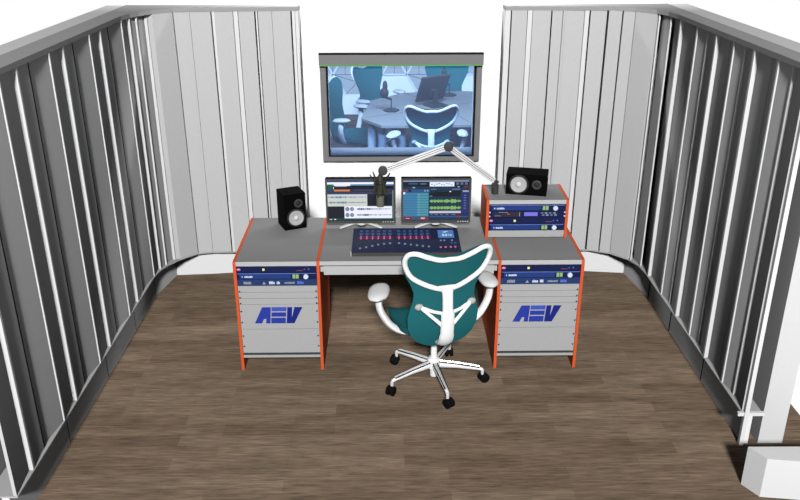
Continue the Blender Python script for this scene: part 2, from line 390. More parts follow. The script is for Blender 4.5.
# triangle tiles on the far wall: grey panels, white hexagon battens, fine spokes
tl = struct('trim_2', 'grey triangular wall panelling with white battens on the far wall')
L_ = .334; h_ = L_ * math.sqrt(3) / 2
zt0, yt = .553, 6.715
def bar(mb, a, b_, w, y0, y1):
    a = Vector(a); b_ = Vector(b_); d = (b_ - a).normalized(); n = Vector((-d.y, d.x)) * w / 2
    mb.prism([tuple(a + n), tuple(a - n), tuple(b_ - n), tuple(b_ + n)], y0, y1, 'y')
pan = MB(); bat = MB(); spk = MB()
nodes = [(.168 + L_ * i, zt0) for i in range(-6, 12)]
ztop = zt0 + h_
for i in range(-6, 12, 1):
    x = .168 + L_ * i
    pan.prism([(x, zt0), (x + L_, zt0), (x + L_ / 2, ztop)], yt - .006, yt, 'y')
    pan.prism([(x, zt0), (x + L_ / 2, ztop), (x - L_ / 2, ztop)], yt - .006, yt, 'y')
    hexn = (i % 3 == 0) or (i % 3 == 2)
    hx = (x + L_ / 2, ztop)
    if i % 3 != 1:
        # a node: battens run up and sideways
        bar(bat, (x, zt0), (x + L_ / 2, ztop), .022, yt - .018, yt - .004)
        bar(bat, (x, zt0), (x - L_ / 2, ztop), .022, yt - .018, yt - .004)
    if i % 3 == 2:
        bar(bat, (x, zt0), (x + L_, zt0), .022, yt - .018, yt - .004)
    if i % 3 == 0:
        # a hanging tile below with spokes
        pan.prism([(x, zt0), (x + 2 * L_, zt0), (x + 1.5 * L_, zt0 - h_ * .92), (x + .5 * L_, zt0 - h_ * .92)], yt - .006, yt, 'y')
        c0 = (x + L_, zt0 - h_ * .36)
        for q in ((x, zt0), (x + L_, zt0), (x + 2 * L_, zt0), (x + .5 * L_, zt0 - h_ * .92), (x + 1.5 * L_, zt0 - h_ * .92)):
            bar(spk, c0, q, .006, yt - .010, yt - .005)
        bar(spk, (x, zt0), (x + 2 * L_, zt0), .006, yt - .010, yt - .005)
        bar(bat, (x + 2 * L_, zt0), (x + 1.5 * L_, zt0 - h_ * .92), .022, yt - .018, yt - .004)
        bar(bat, (x, zt0), (x + .5 * L_, zt0 - h_ * .92), .022, yt - .018, yt - .004)
    bar(spk, (x + L_ / 2, zt0), (x + L_ / 2, ztop), .006, yt - .010, yt - .005)
    bar(spk, (x, zt0), (x, ztop), .006, yt - .010, yt - .005)
pan.build('wall_tile', M['tile'], tl); bat.build('batten', M['white_plastic'], tl); spk.build('spoke', M['thin_line'], tl)

# ================================================================== DESK
H = .751; W = .52; T = .0185
def side_poly(D=.74, foot=.65):
    # front edge, bowed a little below the top, rear edge tapering to the foot
    return [(0, 0), (.655, 0), (.655, .02), (.66, .40), (D, .60), (D, H), (0, H)]
def rack_holes(mb, x, zs, y=-.0015):
    for z in zs: mb.box(x - .006, x + .006, y, y + .004, z - .004, z + .004, 0)
LOGO = [(0, [(190.6, 148.8), (241.2, 51.0), (294.0, 51.0), (286.1, 148.8), (259.2, 148.8), (262.5, 121.8), (247.9, 121.8), (234.4, 148.8)]), (2, [(298.5, 51.0), (389.6, 51.0), (387.3, 75.8), (296.3, 75.8)]), (0, [(296.3, 82.5), (386.2, 82.5), (383.9, 108.3), (294.0, 108.3)]), (0, [(292.9, 115.1), (381.7, 115.1), (379.4, 148.8), (290.6, 148.8)]), (1, [(394.1, 51.0), (424.4, 51.0), (418.8, 115.1), (437.9, 51.0), (486.2, 51.0), (432.3, 148.8), (385.1, 148.8)])]
def make_cabinet(x0, label):
    t = thing('rack_cabinet', label, 'cabinet', (x0, 0, 0), 0, 'rack cabinets of the desk')
    for xa in (0, W - T):
        MB().prism(side_poly(), xa, xa + T, 'x').build('side_panel', M['orange'], t, bevel=.0015)
    MB().box(T, W - T, .004, .738, H - .025, H - .001, 0).build('desktop', M['desk_top'], t)
    MB().box(T, W - T, .001, .008, H - .030, H - .001, 0).build('front_rail', M['lip'], t)
    bl = [(.5885, .545), (.545, .503), (.503, .463), (.463, .291), (.291, .122)]
    for k, (zb, za) in enumerate(bl):
        pn = MB().box(T + .001, W - T - .001, .006, .010, za + .001, zb - .001).build('blank_panel', M['blank'], t)
        if k == 3:
            lg = MB(); zc = (za + zb) / 2
            for mi, poly in LOGO:
                q = [(W / 2 - .004 + (px - 340) * .00101, zc + .009 + (101 - py) * .00114) for px, py in poly]
                lg.prism(q, .0048, .0062, 'y', mi)
            lg.build('logo', [M['logo_a'], M['logo_b'], M['logo_c']], pn)
        for xx in (T + .009, W - T - .009):
            for z in ((za + .006,) if zb - za < .06 else (za + .048, zb - .048)):
                sc = MB(); sc.X = Matrix.Translation((xx, .0058, z)) @ Matrix.Rotation(PI / 2, 4, 'X'); sc.lathe([(.0055, 0), (.0055, .002), (.002, .003)], 8)
                sc.build('screw', M['seam'], pn)
    for z in (.545, .503, .463, .291): MB().box(T + .0005, W - T - .0005, .0075, .0105, z - .0009, z + .0009).build('seam', M['seam'], t)
    MB().box(T, W - T, .006, .60, .088, .106).build('bottom_shelf', M['blank'], t)
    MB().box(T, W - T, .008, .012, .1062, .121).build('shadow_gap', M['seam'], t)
    MB().box(T, W - T, .60, .612, .107, H - .03).build('back_panel', M['blank'], t)
    return t
XR = 1.590
make_cabinet(-.005, 'left orange sided rack cabinet of the desk, upright speaker standing on it')
make_cabinet(XR, 'right orange sided rack cabinet of the desk, behind the chair, tabletop rack on it')
dk = thing('desk_worktop', 'long grey middle desktop carrying the monitors between the two rack cabinets', 'desk', (W - .005, 0, 0))
Wm = XR - W + .005
MB().box(.0005, Wm - .0005, .004, .738, H - .026, H - .001).build('desktop', M['desk_top'], dk)
MB().box(.0005, Wm - .0005, .000, .006, H - .027, H - .001).build('front_rail', M['lip'], dk)
MB().box(.022, Wm - .022, .030, .050, .648, H - .027).build('apron', M['lip'], dk)
for xa in (.0005, Wm - .0205): MB().box(xa, xa + .02, .05, .70, .66, H - .027).build('bracket', M['lip'], dk)

# ---------- tabletop rack on the right cabinet
XB, YB, HB, DB = 1.545, .342, .26, .31
tr_ = thing('tabletop_rack', 'small orange sided rack box standing on the right cabinet', 'rack', (XB, YB, H))
for xa in (0, W - T): MB().box(xa, xa + T, 0, DB, 0, HB).build('side_panel', M['orange'], tr_, bevel=.0015)
MB().box(T, W - T, .004, DB - .002, HB - .024, HB - .001).build('top_board', M['desk_top'], tr_)
MB().box(T, W - T, .001, .007, HB - .028, HB - .001).build('front_rail', M['lip'], tr_)
bp = MB().box(T + .001, W - T - .001, .005, .009, .008, .052).build('blank_panel', M['blank'], tr_)
for xx in (T + .012, W - T - .012):
    kn = MB(); kn.X = Matrix.Translation((xx, .0055, .03)) @ Matrix.Rotation(PI / 2, 4, 'X'); kn.lathe([(.007, 0), (.007, .005), (.004, .006)], 10)
    kn.build('screw', M['pivot'], bp)
MB().box(T, W - T, DB - .012, DB - .002, 0, HB - .025).build('back_panel', M['desk_top'], tr_)

# ---------- rack devices (front at local y=0, width .480, height U)
U = .0435; UW = W - 2 * T - .002
def text_bar(mb, x0, x1, z0, z1, m, d=-.0032):   # blurred row of small letter-like blocks
    x = x0; h = z1 - z0
    while x < x1 - .002:
        w = random.choice((.004, .005, .006)); w = min(w, x1 - x)
        mb.box(x, x + w, d, 0, z0, z1 - random.choice((0, 0, .25)) * h, m); x += w + .0016
def unit_base(name, label, x, y, z, m, grp, h=U):
    t = thing(name, label, 'rack unit', (x, y, z), 0, grp)
    MB().box(.0, UW, .0, .004, .001, h - .001).build('faceplate', m, t)
    MB().box(.012, UW - .012, .004, .22, .002, h - .003).build('chassis', M['black'], t)
    return t
def round_knob(t, x, z, r, m, name='knob'):
    k = MB(); k.X = Matrix.Translation((x, 0, z)) @ Matrix.Rotation(PI / 2, 4, 'X')
    k.lathe([(r, 0), (r, .010), (r * .85, .013), (r * .3, .0135)], 18); return k.build(name, m, t, True)
def navy_unit(label, x, y, z, grp):
    t = unit_base('rack_unit', label, x, y, z, M['navy'], grp)
    k = MB(); k.X = Matrix.Translation((.014, 0, .022)) @ Matrix.Rotation(PI / 2, 4, 'X') @ Matrix.Diagonal((1, .6, 1, 1))
    k.lathe([(.012, 0), (.012, .002), (.009, .003)], 16); k.build('badge', M['pink'], t)
    MB().box(.157, .170, -.004, 0, .015, .028).build('indicator_lamp', M['yellow'], t)
    for q, m_ in (((.36, .40, -.0015, 0, .012, .015), 'print_red'), ((.405, .412, -.0015, 0, .018, .024), 'print_blue'), ((.43, .438, -.0015, 0, .018, .026), 'print_blue')):
        MB().box(*q).build('lettering', M[m_], t)
    return t
def blue_unit(label, x, y, z, grp):
    t = unit_base('rack_unit', label, x, y, z, M['navy'], grp)
    MB().box(.018, .325, -.002, 0, .004, .034).build('blue_band', M['blue'], t)
    MB().box(.006, UW - .006, -.0022, 0, .036, .0395).build('trim_line', M['blue_hi'], t)
    for q in ((.030, .038, .014, .022), (.046, .094, .012, .024)):
        p = MB(); text_bar(p, *q, 0); p.build('lettering', M['print'], t)
    for xx in (.336, .356):
        MB().box(xx, xx + .016, -.003, 0, .006, .032).build('meter', M['green_lcd'], t)
    MB().box(.333, .375, -.0015, 0, .003, .035).build('meter_frame', M['seam'], t)
    round_knob(t, .416, .018, .0155, M['knob_white'])
    return t
def label_unit(label, x, y, z, grp):
    t = unit_base('rack_unit', label, x, y, z, M['slate_blue'], grp)
    for q, m_ in (((.038, .086, .012, .030), 'print_grey'), ((.192, .226, .012, .030), 'print'), ((.238, .258, .012, .030), 'print'), ((.285, .348, .014, .026), 'print_grey'), ((.362, .400, .012, .030), 'print_blue')):
        p = MB(); text_bar(p, *q, 0); p.build('lettering', M[m_], t)
    MB().prism([(.150, .010), (.172, .010), (.161, .028)], -.0018, 0, 'y').build('symbol', M['print_grey'], t)
    return t
def player_unit(label, x, y, z, grp):
    t = unit_base('rack_unit', label, x, y, z, M['navy'], grp)
    MB().box(.028, .200, -.002, 0, .006, .038).build('disc_tray', M['tray'], t)
    for q in ((.06, .118, .033, .037), (.035, .075, .010, .013)):
        p = MB(); text_bar(p, *q, 0); p.build('lettering', M['print_grey'], t)
    MB().box(.115, .128, -.003, 0, .020, .025).build('indicator_lamp', M['orange'], t); MB().box(.190, .194, -.003, 0, .008, .036).build('tray_edge', M['print_grey'], t)
    MB().box(.222, .306, -.003, 0, .010, .034).build('display', M['lilac_lcd'], t)
    for k in range(8):
        xx = .325 + (k % 4) * .026 + .008 * (k > 3); zz = .026 if k < 4 else .012
        MB().box(xx, xx + .016, -.004, 0, zz, zz + .007).build('button', M['print_grey'] if k % 2 else M['fader'], t)
    for xx in (.004, UW - .004):
        for zz in (.008, .034):
            s_ = MB(); s_.X = Matrix.Translation((xx, 0, zz)) @ Matrix.Rotation(PI / 2, 4, 'X'); s_.lathe([(.005, 0), (.005, .002), (.003, .003)], 10)
            s_.build('screw', M['print'], t)
    return t
zt = H - .030
for xb, nm, near in ((-.005, 'left', 'under the speaker'), (XR, 'right', 'beside the chair')):
    g = 'rack units in the cabinets'
    navy_unit('dark navy unit with pink badge and yellow lamp, top of the %s cabinet' % nm, xb + T + .001, .002, zt - U, g)
    blue_unit('blue unit with round white knob, second from top in the %s cabinet' % nm, xb + T + .001, .002, zt - 2 * U, g)
    label_unit('slate blue unit with small lettering, just above the %s cabinet grey panels' % nm, xb + T + .001, .002, zt - 3 * U, g)
g = 'rack units in the tabletop rack'
zz = H + HB - .030; xx = XB + T + .001
blue_unit('blue unit with white knob, topmost in the tabletop rack', xx, YB + .002, zz - U, g)
player_unit('player unit with lilac display and dark tray, second in the tabletop rack', xx, YB + .002, zz - 2 * U, g)
navy_unit('dark navy unit with pink badge, third in the tabletop rack below the lilac display', xx, YB + .002, zz - 3 * U, g)
blue_unit('blue unit with white knob, lowest device in the tabletop rack', xx, YB + .002, zz - 4 * U, g)

# ================================================================== MONITORS
def R(mb, x0, x1, z0, z1, m, d=.0004):
    mb.box(x0, x1, -d, 0, z0, z1, m)
def make_monitor(x, label, ui):
    t = thing('computer_monitor', label, 'monitor', (x, .52, H), 0, 'monitors on the desk')
    w, z0, z1 = .452, .044, .346
    hs = MB().box(-w / 2, w / 2, 0, .045, z0, z1)
    hs.build('housing', M['black'], t, bevel=.004)
    bz = MB(); bw = .0125
    for a in ((-w / 2, w / 2, z1 - bw, z1), (-w / 2, w / 2, z0, z0 + .016), (-w / 2, -w / 2 + bw, z0 + .016, z1 - bw), (w / 2 - bw, w / 2, z0 + .016, z1 - bw)):
        bz.box(a[0], a[1], -.006, .002, a[2], a[3])
    b_ = bz.build('bezel', M['bezel'], t)
    for k in range(5):
        MB().box(w / 2 - .085 + k * .016, w / 2 - .077 + k * .016, -.0075, -.006, z0 + .006, z0 + .011).build('button', M['silver'], b_)
    s = MB(); s.X = Matrix.Translation((-w / 2 + bw, -.001, z0 + .016))
    sw, sh = w - 2 * bw, z1 - z0 - bw - .016
    mats = ui(s, sw, sh)
    s.build('screen', mats, t)
    # stand: neck and V shaped foot
    MB().box(-.03, .03, .045, .085, .01, .20).build('neck', M['charcoal'], t, bevel=.003)
    ft = MB()
    for sx in (-1, 1):
        ft.tube([(0, .030, .036), (sx * .05, .026, .034), (sx * .10, .014, .020), (sx * .140, .000, .0085)], [(.018, .009), (.020, .009), (.019, .008), (.013, .007)], 10, flat=(0, 0, 1))
    ft.ell((0, .034, .032), .036, .045, .013)
    ft.build('foot', M['silver'], t, True)
    return t
def ui_left(s, w, h):
    cols = [(20, 26, 38), (170, 185, 205), (12, 14, 20), (40, 46, 66), (240, 240, 250), (205, 210, 205), (80, 130, 180), (205, 120, 80), (30, 90, 40), (15, 70, 70), (30, 70, 130), (110, 140, 140), (52, 60, 95)]
    P = lambda u0, v0, u1, v1, m, d=.0004: R(s, u0 * w, u1 * w, (1 - v1) * h, (1 - v0) * h, m, d)
    P(0, 0, 1, 1, 0)
    P(0, 0, 1, .035, 10, .0008); P(0, .035, 1, .085, 4, .0008); P(0, .085, 1, .12, 6, .0006); P(.10, .085, .35, .125, 4, .0009)
    P(0, .12, 1, .20, 2, .0008); P(.01, .10, .08, .22, 8, .0010); P(.12, .13, .30, .145, 1, .001); P(.09, .15, .10, .2, 4, .001)
    P(0, .20, 1, .285, 3, .0008); P(.10, .215, .34, .262, 7, .001); P(.40, .22, .95, .25, 12, .001); P(0, .21, .08, .26, 10, .001)
    P(0, .285, 1, .335, 12, .0007)
    P(0, .335, .60, .635, 5, .001)
    for v in (.405, .54):
        x = .01
        while x < .57:
            ww = random.uniform(.01, .05); a = random.uniform(.005, .02) * (1.3 if x < .27 else .6)
            P(x, v - a, min(x + ww, .585), v + a, 6 if v < .5 else 11, .0014); x += ww + random.uniform(.002, .012)
        P(.01, v - .003, .585, v + .003, 6, .0013)
    P(.98, .24, .995, .95, 11, .001)
    P(.25, .635, .975, .94, 4, .001)
    for v in (.705, .855):
        for cx_, rx, ry in ((.295, .03, .055), (.365, .03, .05)):
            for k in range(7):
                u = -1 + 2 * (k + .5) / 7; q = math.sqrt(1 - u * u)
                P(cx_ + u * rx - rx / 9, v - ry * q, cx_ + u * rx + rx / 9, v + ry * q, 10, .0015)
        x = .44
        while x < .95:
            ww = random.uniform(.008, .03); a = random.uniform(.008, .03) * (1 if x < .65 else .55)
            P(x, v - a, x + ww, v + a, 10 if x < .65 else 6, .0015); x += ww + random.uniform(.0, .008)
        P(.44, v - .005, .96, v + .005, 6, .0014)
    P(0, .94, .97, .985, 9, .001); P(.02, .955, .06, .975, 5, .0014); P(.09, .955, .12, .975, 4, .0014)
    return [screen('screen_ui_%d' % i, *c) for i, c in enumerate(cols)]
def ui_right(s, w, h):
    cols = [(28, 44, 80), (150, 165, 190), (16, 20, 30), (60, 125, 165), (75, 150, 160), (230, 240, 250), (130, 185, 100), (35, 45, 110), (205, 195, 215), (140, 48, 45), (40, 85, 135), (90, 110, 150), (24, 52, 70)]
    P = lambda u0, v0, u1, v1, m, d=.0004: R(s, u0 * w, u1 * w, (1 - v1) * h, (1 - v0) * h, m, d)
    P(0, 0, 1, 1, 0)
    P(0, 0, .99, .03, 1, .0008); P(0, .04, .39, .15, 2, .0008); P(.08, .06, .22, .10, 10, .001); P(.26, .07, .35, .10, 11, .001)
    P(0, .15, .39, .20, 12, .0008); P(.14, .16, .18, .19, 1, .001); P(.40, .04, .77, .15, 5, .0008)
    for k in range(9): P(.42 + k * .037, .09 + .02 * math.sin(k * 1.7), .445 + k * .037, .105 + .02 * math.sin(k * 1.7), 3, .0012)
    P(.78, .04, .99, .13, 2, .0008)
    for k in range(3): P(.80 + k * .065, .05, .84 + k * .065, .11, 11, .001)
    P(.79, .14, .99, .18, 2, .0008); P(.82, .145, .85, .175, 1, .001); P(.91, .145, .98, .175, 9, .001)
    P(0, .22, .40, .29, 10, .0008); P(.005, .23, .055, .28, 9, .001); P(.08, .225, .12, .285, 2, .001); P(.32, .235, .34, .275, 1, .001); P(.36, .235, .38, .275, 1, .001)
    P(0, .30, .385, .905, 3, .0008)
    for k in range(9):
        v = .325 + k * .064
        P(.21, v, .385, v + .045, 4, .001); P(.225, v + .005, .245, v + .02, 1, .0012); P(0, v + .05, .385, v + .057, 10, .0012)
    P(0, .29, .03, .34, 5, .0014)
    P(0, .915, .385, .985, 9, .0008); P(.03, .93, .12, .97, 2, .001); P(.15, .915, .24, .985, 10, .0012); P(.27, .93, .33, .965, 8, .001); P(.04, .94, .10, .955, 8, .0012)
    P(.40, .20, .99, .25, 12, .0008); P(.42, .21, .50, .235, 11, .001); P(.74, .205, .86, .24, 11, .001)
    P(.40, .25, .87, .40, 2, .0008); P(.40, .265, .48, .30, 12, .001); P(.50, .27, .70, .275, 10, .001); P(.70, .265, .725, .29, 5, .0012); P(.90, .25, .99, .29, 1, .001)
    P(.40, .38, .44, .40, 4, .001)
    P(.40, .42, .88, .80, 12, .0008)
    for v in (.515, .685):
        P(.40, v - .005, .88, v + .005, 6, .0012)
        n = 60
        for k in range(n):
            u = k / n; a = .012 + .026 * abs(math.sin(u * 29)) * (1 if u < .5 else .8) + .02 * (abs(u - .54) < .03) + .018 * (.66 < u < .82) + random.uniform(-.006, .006)
            P(.40 + .48 * u, v - a, .40 + .48 * (u + .9 / n), v + a, 6, .0012)
    P(.40, .765, .88, .82, 8, .001)
    P(.89, .30, .99, .82, 7, .0008)
    for k in range(6): P(.92, .36 + k * .065, .955, .385 + k * .065, 11, .001)
    for x0, x1 in ((.42, .45), (.48, .53), (.57, .60), (.65, .69), (.74, .80)): P(x0, .845, x1, .87, 11, .001)
    P(.40, .895, .99, .925, 10, .0008); P(.81, .89, .88, .93, 9, .001); P(.41, .94, .99, .985, 12, .0008)
    return [screen('screen_ui_r%d' % i, *c) for i, c in enumerate(cols)]
make_monitor(.750, 'left monitor with white waveforms on its screen, behind the hanging microphone', ui_left)
make_monitor(1.239, 'right monitor with green waveforms and teal list on its screen', ui_right)

# ================================================================== MIXING CONSOLE
cx0, cx1, cy0, cy1 = .704, 1.374, .072, .452
mc = thing('mixing_console', 'dark blue mixing console with pink buttons lying in front of the monitors', 'mixing console', (cx0, cy0, H))
cw, cd = cx1 - cx0, cy1 - cy0
za, zb_ = .026, .032
MB().prism([(0, 0), (cd, 0), (cd, zb_), (0, za)], 0, cw, 'x').build('body', M['console'], mc, bevel=.002)
MB().box(.002, cw - .002, -.0025, .001, .002, za - .004).build('front_edge', M['console_edge'], mc)
MB().prism([(0, .0), (.006, 0), (.006, za + .004), (0, za + .002)], -.004, .000, 'x').build('end_cap', M['silver'], mc)
slope = math.atan2(zb_ - za, cd)
SX = Matrix.Translation((0, 0, za)) @ Matrix.Rotation(slope, 4, 'X')
def onc(name, m, x0, x1, y0, y1, hh=.003):
    b = MB(); b.X = SX; b.box(x0, x1, y0, y1, .0, hh); return b.build(name, m, mc)
xs = [.052 + .0365 * k for k in range(6)] + [.291 + .0365 * k for k in range(6)]
for a, b_ in ((xs[0] - .016, xs[5] + .016), (xs[6] - .016, xs[11] + .016)): onc('red_strip', M['console_red'], a, b_, .208, .240, .0012)
for k, x in enumerate(xs):
    onc('channel_key', M['console_blue'], x - .009, x + .009, .318, .338); onc('channel_key', M['console_blue'], x - .011, x + .011, .268, .296)
    onc('on_button', M['console_pink'], x - .0045, x + .0045, .200, .246, .004)
    fy = [.052, .068, .088, .108, .118, .128, .128, .116, .106, .094, .082, .074][k]
    onc('fader_slot', M['seam'], x - .0015, x + .0015, .035, .170, .0008)
    onc('fader', M['fader'], x - .007, x + .007, fy - .004, fy + .004, .008)
l_ = onc('display', M['console_lcd'], .540, .640, .215, .335, .003)
for x0, x1, y0, y1 in ((.572, .590, .295, .310), (.586, .604, .305, .318), (.565, .578, .238, .270), (.583, .596, .238, .270), (.612, .628, .244, .262), (.602, .607, .246, .270)):
    p = MB(); p.X = SX; p.box(x0, x1, y0, y1, .003, .0034); p.build('readout', M['console_txt'], l_)
for x, y, m in ((.552, .170, 'fader'), (.574, .172, 'fader'), (.622, .172, 'fader'), (.618, .130, 'console_blue'), (.640, .130, 'console_blue'), (.546, .066, 'console_pink'), (.576, .068, 'console_pink'), (.608, .070, 'console_pink'), (.636, .072, 'console_pink')):
    onc('button', M[m], x - .006, x + .006, y - .006, y + .006, .005)

# ================================================================== SPEAKERS
def make_speaker(loc, rz, w, h, d, woof, twe, rw, rt, label):
    t = thing('studio_speaker', label, 'speaker', loc, rz, 'black studio speakers')
    MB().box(-w / 2, w / 2, 0, d, 0, h).build('cabinet', M['black'], t, bevel=.003)
    def disc(prof, x, z, name, m, par):
        k = MB(); k.X = Matrix.Translation((x, 0, z)) @ Matrix.Rotation(PI / 2, 4, 'X'); k.lathe(prof, 28); return k.build(name, m, par, True, ang=50)
    x, z = woof
    wo = disc([(rw * 1.22, -.001), (rw * 1.22, .004), (rw * 1.05, .008), (rw * .98, .004)], x, z, 'woofer', M['cone_ring'], t)
    disc([(rw, .004), (rw * .96, .010), (rw * .40, .0062), (rw * .1, .006)], x, z, 'cone', M['cone'], wo)
    disc([(rw * .36, .006), (rw * .30, .012), (rw * .18, .016), (rw * .04, .0175)], x, z, 'dust_cap', M['dust'], wo)
    x, z = twe
    tw = disc([(rt * 1.5, -.001), (rt * 1.5, .002), (rt * 1.1, .004), (rt, .002)], x, z, 'tweeter', M['dome'], t)
    disc([(rt * .85, .002), (rt * .7, .006), (rt * .3, .009), (rt * .05, .0095)], x, z, 'dome', M['cone_ring'], tw)
    return t
make_speaker((.322, .525, H - .001), math.radians(24), .150, .244, .155, (.004, .080), (.024, .178), .051, .019,
             'upright black speaker standing on the left rack cabinet')
make_speaker((1.803, .432, H + HB - .001), math.radians(-13), .258, .138, .15, (-.048, .070), (.065, .074), .052, .020,
             'black speaker lying on its side on top of the tabletop rack')

# ================================================================== MICROPHONE ARM
E_ = Vector((1.299, .360, 1.352)); B_ = Vector((1.612, .470, H + HB)); J_ = Vector((.899, .215, 1.248))
arm = thing('boom_stand', 'silver jointed boom holding the microphone, clamped on the tabletop rack', 'microphone boom', tuple(B_))
iv = Matrix.Translation(-B_)
def A(): m_ = MB(); m_.X = iv; return m_
S_ = B_ + Vector((.005, 0, .075))
hb = A(); hb.tube([B_, B_ + Vector((0, 0, .06))], [.022, .022], 16); hb.tube([B_ + Vector((-.012, 0, .045)), S_ + Vector((-.0, 0, .012))], [.018, .020], 12)
hb.build('clamp', M['charcoal'], arm, True)
def twin(a, b_, name):
    d = (b_ - a).normalized(); n = d.cross(Vector((0, -1, .4))).normalized()
    m_ = A(); m_.tube([a + d * .02 + n * .0045 * 0, b_ - d * .02], [(.019, .0075)] * 2, 12, flat=tuple(d.cross(n)))
    p_ = m_.build(name, M['alu'], arm, True)
    for k in (-1, 1):
        o = n * .0055 * k - d.cross(n).normalized() * .0075 * (1 if d.cross(n).y > 0 else -1)
        c_ = A(); c_.tube([a + d * .03 + o, b_ - d * .03 + o], .0018, 6); c_.build('cable', M['dark_line'], p_)
twin(S_, E_, 'lower_boom'); twin(E_, J_, 'upper_boom')
for q, r, nm in ((E_, .029, 'elbow_joint'), (J_, .028, 'end_joint')):
    k = MB(); k.X = iv @ Matrix.Translation(q) @ Matrix.Rotation(PI / 2 - .2, 4, 'X')
    k.lathe([(r * .7, -.022), (r, -.018), (r, .018), (r * .7, .022)], 20); k.build(nm, M['charcoal'], arm, True)
mic = thing('microphone', 'dark studio microphone in a spiky shock mount hanging from the silver arm', 'microphone', (J_.x - .018, J_.y, 1.022))
b = MB(); b.lathe([(.016, .065), (.021, .07), (.022, .16), (.018, .185), (.010, .195)], 18); b.build('body', M['olive'], mic, True)
b = MB(); b.lathe([(.024, 0), (.025, .002), (.025, .066), (.022, .068)], 18); b.build('grille', M['grille'], mic, True)
b = MB(); b.tube([(0, 0, .19), (.008, 0, .215)], .012, 10); b.build('swivel', M['charcoal'], mic, True)
sm_ = MB()
for z, r in ((.095, .040), (.155, .032)):
    sm_.tube([(r * math.cos(2 * PI * k / 20), r * math.sin(2 * PI * k / 20), z) for k in range(20)], .004, 6, loop=True)
for k in range(6):
    a = 2 * PI * k / 6 + .26; c_, s_ = math.cos(a), math.sin(a)
    sm_.tube([(.062 * c_, .062 * s_, .206), (.048 * c_, .048 * s_, .182), (.030 * c_, .030 * s_, .150), (.034 * c_, .034 * s_, .105), (.052 * c_, .052 * s_, .084), (.046 * c_, .046 * s_, .072)], [.0030, .0055, .005, .005, .0045, .003], 6)
    sm_.tube([(.040 * c_, .040 * s_, .150), (.020 * c_, .020 * s_, .118), (.040 * c_, .040 * s_, .085)], .003, 5)
sm_.build('shock_mount', M['olive'], mic, True)

# ================================================================== CHAIR
def catmull(pts, n=6, loop=False):
    P = [Vector(p) for p in pts]; k = len(P); out = []
    for i in range(k if loop else k - 1):
        p0 = P[i - 1] if (loop or i > 0) else P[0]; p1 = P[i]; p2 = P[(i + 1) % k]; p3 = P[(i + 2) % k] if (loop or i < k - 2) else P[-1]
        for j in range(n):
            t = j / n
            out.append(.5 * ((2 * p1) + (-p0 + p2) * t + (2 * p0 - 5 * p1 + 4 * p2 - p3) * t * t + (-p0 + 3 * p1 - 3 * p2 + p3) * t ** 3))
    if not loop: out.append(P[-1])
    return out
def back_y(x, z):          # centre surface of the backrest
    zc = [(.35, -.185), (.42, -.212), (.50, -.232), (.60, -.238), (.70, -.238), (.80, -.256), (.90, -.285), (1.0, -.315)]
    for i in range(len(zc) - 1):
        if z <= zc[i + 1][0] or i == len(zc) - 2:
            f_ = (z - zc[i][0]) / (zc[i + 1][0] - zc[i][0]); y = zc[i][1] + f_ * (zc[i + 1][1] - zc[i][1]); break
    return y + .75 * x * x
